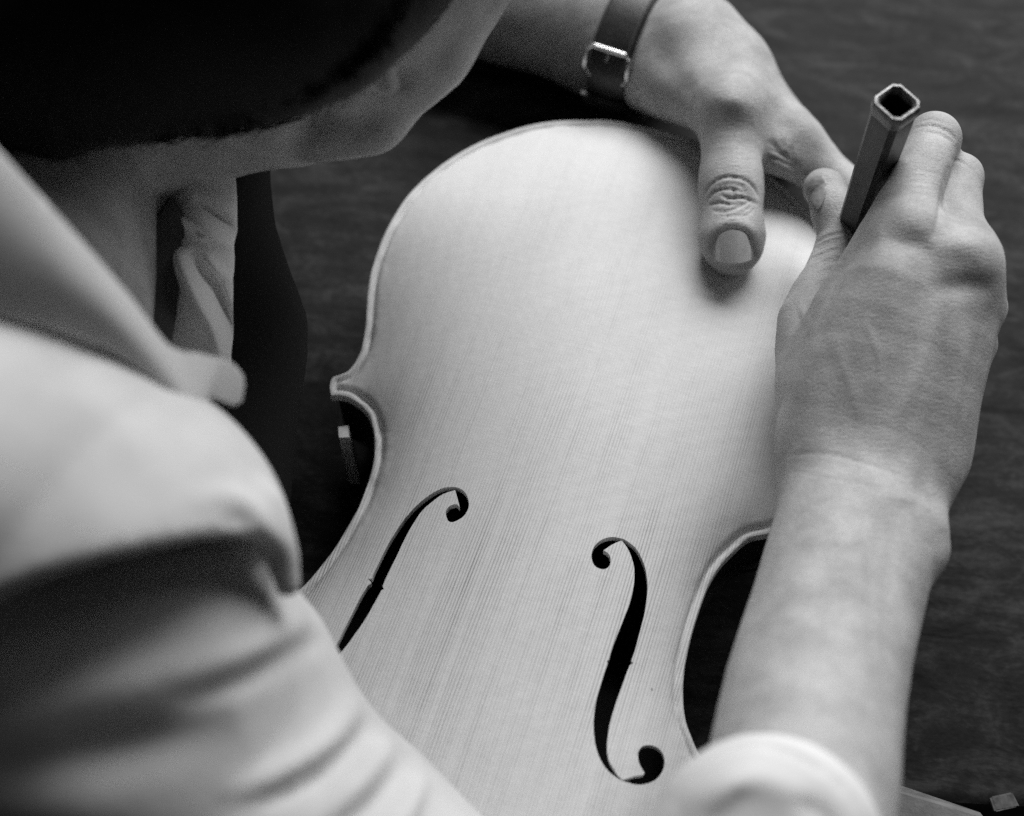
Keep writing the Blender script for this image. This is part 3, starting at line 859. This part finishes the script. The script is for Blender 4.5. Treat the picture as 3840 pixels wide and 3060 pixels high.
# ---------------- hair
HR = Solid()
HR.chain([(-250, 130, .372, 600), (250, 20, .366, 540), (780, -100, .366, 575), (1060, -160, .372, 560), (1200, -270, .378, 500)], 0.03, 1, False)
HR.ell(atd(960, -620, dh - .004), CR, (px(1040, dh), px(1060, dh), 0.086), 0.02)
HR.chain([(1750, 700, .44, 420), (1950, 0, .44, 420), (2100, -700, .45, 420)], 0.012, 1, False, True)
HR.chain([(930, 560, .40, 130), (1300, 560, .40, 170)], 0.012, 1, False, True)
V, F, NR = surface(HR, HR.lo - 0.006, HR.hi + 0.006, 0.0022)
q = V - atd(900, -700, .33)
a_ = np.arctan2(q @ VUP, q @ VRT)
V = V + NR * (np.sin(a_ * 90 + vnoise(V, 40, 8) * 5) * 0.0002 + vnoise(V, 110, 9) * 0.001)[:, None]
hair = mesh_obj('hair', V, F, M_HAIR, person)
# loose strands along the hairline
SV, SF = [], []
def strand(P, r0):
    P = np.array(P); n = len(P)
    base = len(SV)
    for i, p in enumerate(P):
        t = P[min(i + 1, n - 1)] - P[max(i - 1, 0)]; t /= np.linalg.norm(t) + 1e-9
        a = np.cross(t, VDIR); a /= np.linalg.norm(a) + 1e-9; b = np.cross(t, a)
        r = r0 * (1 - 0.8 * i / (n - 1))
        for k in range(3): SV.append(p + r * (math.cos(k * 2.094) * a + math.sin(k * 2.094) * b))
    for i in range(n - 1):
        for k in range(3):
            SF.append((base + 3 * i + k, base + 3 * i + (k + 1) % 3, base + 3 * i + 3 + (k + 1) % 3, base + 3 * i + 3 + k))
line = spline([(-50, 640), (250, 540), (600, 500), (900, 470), (1130, 400), (1310, 280), (1450, 140), (1570, -100)], 20)
for i in range(900):
    k = rng.uniform(0, len(line) - 1.01); j = int(k); p = line[j] + (line[j + 1] - line[j]) * (k - j)
    tg = line[min(j + 3, len(line) - 1)] - line[max(j - 3, 0)]; tg = tg / np.hypot(*tg); no = np.array([-tg[1], tg[0]])
    tdir = tg * rng.choice([-1, 1], p=[.75, .25]) * .95 + no * rng.uniform(-.05, .40); ln = rng.uniform(20, 160) * rng.uniform(.3, 1)
    st = p - tdir * 90 + rng.normal(0, 14, 2)
    pts = []
    for s in np.linspace(0, 1, 6):
        w = st + tdir * (90 + ln) * s
        d = cast(HR, st[0], st[1], .28, .45) or .36
        dd = cast(HD, w[0], w[1], .30, .47)
        dn = d + ((dd if dd else d) - .001 - d) * s
        pts.append(atd(w[0], w[1], min(dn, dd - .001) if dd else dn))
    strand(pts, 0.00045)
so = mesh_obj('hair_strands', np.array(SV), SF, M_HAIR, person); so['kind'] = 'stuff'

# ---------------- shirt: shoulder and sleeve of the near arm
SH = Solid()
SH.chain([(-450, 1900, .362, 860), (-90, 1890, .360, 860), (120, 2010, .360, 800), (310, 2150, .359, 795)], 0.0, 0.95, False)
SH.chain([(-450, 2800, .335, 300), (-150, 2590, .335, 280), (108, 2465, .335, 260), (325, 2358, .335, 260), (541, 2298, .335, 260), (758, 2276, .335, 260), (880, 2285, .335, 258), (955, 2372, .335, 256)], 0.007, 3.0, False, True)
SH.chain([(985, 1900, .350, 70), (1040, 2040, .351, 60), (1078, 2190, .354, 48)], 0.006, 1, False)
SH.chain([(-300, 3250, .335, 640), (300, 3060, .335, 620), (820, 2950, .335, 600)], 0.004, 2.0, False, True)
# the sleeve below the armhole fold
SL = Solid()
SL.chain([(-150, 2520, .373, 640), (340, 2650, .374, 660), (720, 2960, .385, 648), (1140, 3310, .385, 640), (1560, 3750, .388, 645)], 0.02, 1, False)
SL.chain([(760, 2330, .370, 320), (930, 2470, .380, 235)], 0.03, 1, False)
SHs = lambda P: smin(SH(P), SL(P), 0.003)
lo = np.minimum(SH.lo, SL.lo); hi = np.maximum(SH.hi, SL.hi)
V, F, NR = surface(SHs, lo - .01, hi + .01, 0.0022)
folds = [([(600, 2560), (850, 2470), (1040, 2380), (1290, 2230)], 50, 1.8), ([(640, 2650), (880, 2570), (1050, 2480), (1330, 2330)], 40, -1.8),
         ([(800, 2990), (1000, 2925), (1170, 2830), (1290, 2710), (1450, 2440)], 50, 2.6), ([(850, 3060), (1060, 2980), (1220, 2890), (1350, 2770), (1520, 2540)], 38, -2.6),
         ([(1060, 3160), (1230, 3050), (1340, 2950), (1440, 2820), (1560, 2600)], 46, 2.4), ([(1220, 3150), (1360, 3050), (1470, 2930), (1600, 2700)], 38, -2.2), ([(1400, 3200), (1520, 3060), (1600, 2860)], 34, 2.4),
         ([(-150, 2760), (250, 2620), (600, 2520), (900, 2380)], 90, 2.5), ([(-150, 2950), (250, 2880), (600, 2790), (900, 2700)], 110, -4.0),
         
         ([(200, 1420), (450, 1600), (640, 1850)], 90, 1.0), ([(700, 1890), (860, 1860), (980, 1950), (1060, 2100)], 40, 1.6), ([(820, 1980), (900, 1960), (960, 2010)], 26, -1.5)]
V = crease(V, NR, folds)
V = V + NR * (vnoise(V, 60, 11) * 0.0006 + vnoise(V, 170, 12) * 0.0003)[:, None]
mesh_obj('shirt_sleeve', V, F, M_SHIRT, person)

def strip(name, A, B, mat, bulge, thick, per=8, rows=9, label=None, parent=person):
    """a folded cloth band between two curves of (u, v, depth)"""
    a = spline(A, per); b = spline(B, per); n = len(a)
    V = []; 
    for side in (0, 1):
        for i in range(n):
            for j in range(rows):
                t = j / (rows - 1)
                w = a[i] * (1 - t) + b[i] * t
                d = w[2] - bulge * (1 - (i / n) ** 3) * math.sin(math.pi * t) ** 0.8 + side * thick * (1 - 0.4 * (i / n) ** 4)
                V.append(atd(w[0], w[1], d))
    Fc = []; m = n * rows
    for i in range(n - 1):
        for j in range(rows - 1):
            q = (i * rows + j, i * rows + j + 1, (i + 1) * rows + j + 1, (i + 1) * rows + j)
            Fc.append(q); Fc.append(tuple(m + k for k in reversed(q)))
    rim = [i * rows for i in range(n)] + [(n - 1) * rows + j for j in range(1, rows)] + [i * rows + rows - 1 for i in range(n - 2, -1, -1)] + [j for j in range(rows - 2, 0, -1)]
    for i in range(len(rim)):
        p, q = rim[i], rim[(i + 1) % len(rim)]
        Fc.append((q, p, m + p, m + q))
    o = mesh_obj(name, np.array(V), Fc, mat, parent, sharp=60)
    bm = bmesh.new(); bm.from_mesh(o.data); bmesh.ops.recalc_face_normals(bm, faces=bm.faces)
    bmesh.ops.bevel(bm, geom=[e for e in bm.edges if len(e.link_faces) == 2 and e.calc_face_angle(0) > 1.0], offset=thick * .3, segments=2, affect='EDGES')
    bm.to_mesh(o.data); bm.free(); o.data.shade_smooth()
    if label: o['label'] = label
    return o
cA = spline([(-250, 290, .326), (0, 564, .326), (185, 767, .328), (352, 952, .333), (500, 1125, .340), (633, 1292, .349), (740, 1322, .360), (838, 1345, .366)], 8)
cB = spline([(-250, 1120, .328), (0, 1175, .328), (180, 1215, .331), (330, 1270, .335), (500, 1375, .341), (630, 1480, .348), (729, 1563, .353), (787, 1486, .363)], 8)
strip('collar', [tuple(p) for p in cA] + [(872, 1360, .368), (895, 1383, .369), (912, 1408, .370), (918, 1440, .370)], [tuple(p) for p in cB] + [(830, 1508, .366), (860, 1520, .368), (884, 1522, .369), (908, 1505, .370)], M_SHIRT, 0.0035, 0.0018, 1, 11)
# ---------------- shirt front below the throat, and the black apron
FR_ = Solid()
FR_.chain([(560, 700, .465, 300), (570, 1000, .462, 285), (560, 1400, .458, 290), (500, 1800, .46, 300)], 0.02, 0.6, False)
sf = strip('shirt_front', [(560, 480, .448), (560, 800, .444), (560, 1100, .442), (560, 1500, .442)], [(862, 480, .452), (889, 760, .449), (874, 1100, .449), (868, 1500, .448)], M_TORSO, 0.008, 0.0025, 30, 60)
me = sf.data; nv = len(me.vertices); co_ = np.empty(nv * 3, np.float32); me.vertices.foreach_get('co', co_); co_ = co_.reshape(-1, 3)
nn = np.tile((-VDIR).astype(np.float32), (nv, 1))
co_ = crease(co_, nn, [([(600, 800), (720, 830), (830, 900), (960, 960)], 30, 5), ([(720, 740), (800, 800), (900, 880)], 20, -4), ([(640, 900), (690, 1010), (760, 1140), (820, 1260), (840, 1450)], 36, 8),
                   ([(700, 940), (780, 1040), (840, 1180), (880, 1320)], 24, -6), ([(760, 960), (820, 1020), (900, 1060)], 18, 2.5)])
co_ = co_ + nn * (vnoise(co_, 160, 31) * .0008)[:, None]
me.vertices.foreach_set('co', co_.ravel()); me.update()
strip('collar_inside', [(640, 730, .432), (560, 850, .432), (470, 990, .43), (400, 1100, .425)], [(700, 810, .436), (690, 900, .438), (670, 1120, .436), (640, 1310, .43)], cloth_mat('shade_toned_collar', 0.07), 0.001, 0.002, 6, 7)  # dark cloth tone stands for the shadow inside the open collar
for (u, v, d) in ((757, 878, .441),):
    bm = bmesh.new()
    bmesh.ops.create_cone(bm, cap_ends=True, segments=24, radius1=0.0017, radius2=0.0014, depth=0.0010)
    me = bpy.data.meshes.new('button'); bm.to_mesh(me); bm.free(); me.materials.append(M_BUTTON)
    dd = d
    o = link(bpy.data.objects.new('button', me), person); o.location = atd(u, v, dd - .004); o.rotation_euler = (0.5, 0.3, 0)
AP = Solid()
AP.chain([(860, 500, .500, 130), (850, 850, .492, 120), (925, 1080, .488, 115), (990, 1225, .487, 132), (975, 1400, .486, 135), (945, 1600, .484, 140), (880, 2050, .478, 160), (800, 2500, .475, 200)], 0.01, 1, False)
AP.chain([(500, 500, .51, 300), (600, 1100, .50, 400), (560, 1700, .49, 420), (400, 2400, .48, 500)], 0.03, 1, False)
V, F, NR = surface(AP, AP.lo - .01, AP.hi + .01, 0.003)
V = V + NR * (vnoise(V, 70, 14) * 0.0015)[:, None]
mesh_obj('apron', V, F, M_APRON, person)

# ---------------- rolled white cuff of the near arm
CF = Solid()
CF.chain([(2790, 3440, .440, 600), (2860, 3250, .4375, 540), (2930, 3075, .4345, 425)], 0.012, 1, False)
def cuff_f(P):
    d = CF(P)
    a = atd(2900, 3060, .43); b = atd(3010, 2760, .43); ax = (b - a) / np.linalg.norm(b - a)
    return d
cuA = atd(2790, 3420, .420); 
def front(S_, u, v): return cast(S_, u, v, .28, .56)
CU = Solid()
cpts = []
for (u, v, r) in ((2700, 3640, 560), (2820, 3380, 500), (2868, 3205, 452)):
    f = front(RH, min(u + 60, 3000), min(v, 3080)) - .006 - (v - 3240) * .00002
    cpts.append((u, v, f + r * MPPU * .36 * .6, r))
CU.chain(cpts, 0.006, 0.6, False)
V, F, NR = surface(CU, CU.lo - .01, CU.hi + .01, 0.0016)
V = crease(V, NR, [([(2520, 3020), (2640, 2860), (2760, 2800), (2900, 2800), (3060, 2870), (3190, 2980), (3270, 3120)], 8, -0.8), ([(2650, 3060), (2750, 2960), (2850, 2930)], 26, 0.8), ([(2950, 3000), (3080, 3050), (3150, 3150)], 30, -0.9), ([(2560, 3060), (2800, 2920), (3050, 3010)], 60, 1.5)])
V = V + NR * (vnoise(V, 70, 17) * 0.0007 + vnoise(V, 220, 18) * 0.00035)[:, None]
mesh_obj('rolled_cuff', V, F, M_CUFF, person)

# ================================================================== WATCH on the far wrist
watch = empty('wrist_watch', 'dark leather watch strap with small metal buckle round the far wrist', 'watch')
wc = at(2448, 105, 0.041)
pdir = at(2245, 420, 0.041) - at(2485, -150, 0.041); pdir -= VDIR * (pdir @ VDIR); pdir /= np.linalg.norm(pdir)   # down the picture
wax = np.cross(pdir, -VDIR); wax /= np.linalg.norm(wax)
if wax @ VRT < 0: wax = -wax
ndir = np.cross(wax, pdir); ndir = ndir if ndir @ (-VDIR) > 0 else -ndir
tb = 0.30
RA, RB = 0.0292, 0.0292
n2 = ndir * math.cos(tb) - wax * math.sin(tb); w2 = wax * math.cos(tb) + ndir * math.sin(tb)
_ths = np.linspace(0, 2 * math.pi, 73)[:-1]; _rs = []
for th in _ths:         # how far the wrist reaches in every direction from its axis
    dr = pdir * math.sin(th) + n2 * math.cos(th); rr = np.linspace(.005, .055, 400)
    m = 0
    for s_ in (-.007, 0, .007):
        e = LH((wc + w2 * s_ + rr[:, None] * dr).astype(np.float32)); k = np.argmax(e > 0); m = max(m, rr[k])
    _rs.append(m)
_rs = np.array(_rs)
for _ in range(6): _rs = np.maximum(_rs, (np.roll(_rs, 1) + np.roll(_rs, -1)) / 2)
_rs = (_rs + np.roll(_rs, 1) + np.roll(_rs, -1)) / 3
print('wrist radii', _rs[::6])
def ring_pt(th, ra, rb, s):
    t = (th % (2 * math.pi)) / (2 * math.pi) * 72; i = int(t) % 72; f = t - int(t)
    R0 = _rs[i] * (1 - f) + _rs[(i + 1) % 72] * f
    return wc + (R0 + (ra - RA) + .0004) * (pdir * math.sin(th) + n2 * math.cos(th)) + w2 * s
def ribbon(name, th0, th1, ra, rb, hw, thick, mat, parent, n=90, closed=False, off=0.0, prof=None):
    V = []; Fc = []
    prof = prof or [(-hw, 0), (-hw * .92, thick * .8), (-hw * .6, thick), (0, thick * 1.1), (hw * .6, thick), (hw * .92, thick * .8), (hw, 0), (hw * .8, -thick * .3), (-hw * .8, -thick * .3)]
    m = len(prof)
    for i in range(n + 1):
        th = th0 + (th1 - th0) * i / n
        for (s, t) in prof: V.append(ring_pt(th, ra + off + t, rb + off + t, s))
    for i in range(n):
        for k in range(m): Fc.append((i * m + k, i * m + (k + 1) % m, (i + 1) * m + (k + 1) % m, (i + 1) * m + k))
    Fc.append(tuple(range(m))); Fc.append(tuple(n * m + k for k in reversed(range(m))))
    o = mesh_obj(name, np.array(V), Fc, mat, parent, sharp=55)
    bm = bmesh.new(); bm.from_mesh(o.data); bmesh.ops.recalc_face_normals(bm, faces=bm.faces); bm.to_mesh(o.data); bm.free()
    return o
strap = ribbon('strap', 0.08, 2 * math.pi - 1.2, RA, RB, 0.0088, 0.0018, M_LEATHER, watch)
strap2 = ribbon('strap_tail', -1.25, 0.74, RA, RB, 0.0086, 0.0018, M_LEATHER, watch, off=0.0022)
for s in (-1, 1):
    st = ribbon('stitching', -1.2, 0.70, RA, RB, 0.0003, 0.0002, M_LINING, strap2, off=0.0042, prof=[(s * .0074 - .0003, 0), (s * .0074, .0003), (s * .0074 + .0003, 0)])
def tube(name, P, r, mat, parent, seg=10, closed=True):
    P = [np.array(p) for p in P]; n = len(P); V = []; Fc = []
    for i in range(n):
        t = P[(i + 1) % n] - P[i - 1] if closed else P[min(i + 1, n - 1)] - P[max(i - 1, 0)]
        t = t / (np.linalg.norm(t) + 1e-12)
        a = np.cross(t, w2 if abs(t @ w2) < .9 else pdir); a /= np.linalg.norm(a); b = np.cross(t, a)
        for k in range(seg):
            c = 2 * math.pi * k / seg; V.append(P[i] + r * (math.cos(c) * a + math.sin(c) * b))
    for i in range(n if closed else n - 1):
        j = (i + 1) % n
        for k in range(seg): Fc.append((i * seg + k, i * seg + (k + 1) % seg, j * seg + (k + 1) % seg, j * seg + k))
    if not closed:
        Fc.append(tuple(reversed(range(seg)))); Fc.append(tuple((n - 1) * seg + k for k in range(seg)))
    return mesh_obj(name, np.array(V), Fc, mat, parent, sharp=60)
b0, b1, bw = 0.56, 0.82, 0.0092
corners = []
def bp(th, s): o = .0046 - .0040 * max(0, (th - b0) / (b1 - b0)) ** 2; return ring_pt(th, RA + o, RB + o, s)
fr = []
for (t0, s0, t1, s1) in ((b0, -bw, b0, bw), (b0, bw, b1, bw), (b1, bw, b1, -bw), (b1, -bw, b0, -bw)):
    for k in range(8):
        f = (k + .6) / 8.2 * .92 + .02
        fr.append(bp(t0 + (t1 - t0) * f, s0 + (s1 - s0) * f))
buckle = tube('buckle', fr, 0.0011, M_METAL, watch)
tube('buckle_pin', [bp(b0 - .03, 0.0), bp(b0 + .04, 0.0), bp(b0 + .09, 0.0)], 0.0006, M_METAL, buckle, closed=False)
ribbon('keeper_loop', 1.0, 1.14, RA, RB, 0.0098, 0.0014, M_LEATHER, watch, n=12, off=0.0030)
# case of the watch on the other side of the wrist
tube('watch_case', [ring_pt(math.pi + .0, RA, RB, 0) - n2 * .004 + .0145 * (math.cos(a) * pdir + math.sin(a) * w2) for a in np.linspace(0, 2 * math.pi, 40, endpoint=False)], 0.0032, M_METAL, watch)

# ================================================================== TOOL in the near hand
tool = empty('carving_tool', 'short dark square hollow-ended tool gripped upright between thumb and forefinger', 'hand tool')
p_top = at(3362, 388, 0.146); p_low = atd(3224, 790, depth(p_top) + 0.048)
axd = p_low - p_top; axd /= np.linalg.norm(axd)
cvec = VDIR * -0.2 - VUP * 1.0 + VRT * -0.12; cvec -= axd * (cvec @ axd); cvec /= np.linalg.norm(cvec)   # corner towards the lower side
dvec = np.cross(axd, cvec)
HWc, HWd = 0.0086, 0.0082
def sect(base, s, ch=0.16):
    out = []
    cs = [(1, 0), (0, 1), (-1, 0), (0, -1)]
    for i in range(4):
        a = cs[i]; p = cs[i - 1]; n = cs[(i + 1) % 4]
        for (q, f) in ((p, ch), (n, ch)):
            for e in (0,):
                x = a[0] * (1 - f) + q[0] * f; y = a[1] * (1 - f) + q[1] * f
                out.append(base + cvec * HWc * s * x + dvec * HWd * s * y)
    return out
def loft(name, rings, mat, parent, cap0=True, cap1=True, sharp=25, close=False):
    V = []; Fc = []; m = len(rings[0])
    for r in rings: V += list(r)
    for i in range(len(rings) - (0 if close else 1)):
        j = (i + 1) % len(rings)
        for k in range(m): Fc.append((i * m + k, i * m + (k + 1) % m, j * m + (k + 1) % m, j * m + k))
    if cap0 and not close: Fc.append(tuple(reversed(range(m))))
    if cap1 and not close: Fc.append(tuple((len(rings) - 1) * m + k for k in range(m)))
    o = mesh_obj(name, np.array(V), Fc, mat, parent, sharp=sharp)
    bm = bmesh.new(); bm.from_mesh(o.data); bmesh.ops.recalc_face_normals(bm, faces=bm.faces)
    bm.to_mesh(o.data); bm.free()
    return o
Lh = np.linalg.norm(p_low - p_top)
loft('handle', [sect(p_top + axd * t, s) for t, s in ((0.0030, .93), (0.0045, .97), (0.010, .97), (Lh * .5, .93), (Lh, .86), (Lh + .020, .80))] + [sect(p_top + axd * (Lh + .02), .5)], M_TOOL, tool, False)
loft('rim', [sect(p_top + axd * t, s) for t, s in ((0.0045, 1.0), (0.0030, 1.06), (0.0006, 1.07), (-0.0008, 1.0), (-0.0009, 0.86), (0.0, 0.74), (0.0021, .72))] , M_RIM, tool, False, False, 40)
loft('bore', [sect(p_top + axd * t, s) for t, s in ((0.0004, .735), (0.014, .70), (0.0141, .3))], M_BLACK, tool, False, True)
loft('blade', [[p_top + axd * (Lh + t) + cvec * x * w + dvec * y * 0.0012 for (x, y) in ((1, 1), (-1, 1), (-1, -1), (1, -1))] for t, w in ((.019, .0042), (.034, .004), (.040, .0008))], M_METAL, tool)

# ================================================================== small things on the bench
def chip(name, label, cat, u, v, w, l, h, rz, mat, seed, z0=0.0):
    bm = bmesh.new(); bmesh.ops.create_cube(bm, size=1.0)
    bmesh.ops.bevel(bm, geom=bm.edges[:], offset=0.08, segments=2, affect='EDGES')
    r = random.Random(seed)
    for vv in bm.verts:
        vv.co = Vector((vv.co.x * w, vv.co.y * l, (vv.co.z + .5) * h)) + Vector((r.uniform(-1, 1) * w * .04, r.uniform(-1, 1) * l * .04, r.uniform(-1, 1) * h * .06))
    mn = min(vv.co.z for vv in bm.verts)
    for vv in bm.verts: vv.co.z -= mn
    me = bpy.data.meshes.new(name); bm.to_mesh(me); bm.free(); me.materials.append(mat)
    o = link(bpy.data.objects.new(name, me)); p = at(u, v, z0 + h * .9)
    o.location = (p[0], p[1], z0); o.rotation_euler = (0, 0, rz)
    o['label'] = label; o['category'] = cat
    return o
chip('wood_peg', 'small pale wood peg standing on the bench beside the left waist of the violin', 'wood peg', 1296, 1652, 0.0044, 0.0058, 0.038, 0.15, simple('fresh_wood', 0.5, .7, var=.08), 1)
chip('wood_chip', 'tiny pale chip lying near the bench edge in the lower right corner', 'wood chip', 3765, 3008, 0.0085, 0.005, 0.002, 0.2, simple('dull_chip', 0.09, .8, var=.5, vscale=400), 2)
chip('wood_block', 'rough grey wood block at the lower right edge beside the forearm', 'wood block', 3440, 3095, 0.045, 0.022, 0.012, -0.30, M_PALEWOOD, 3)
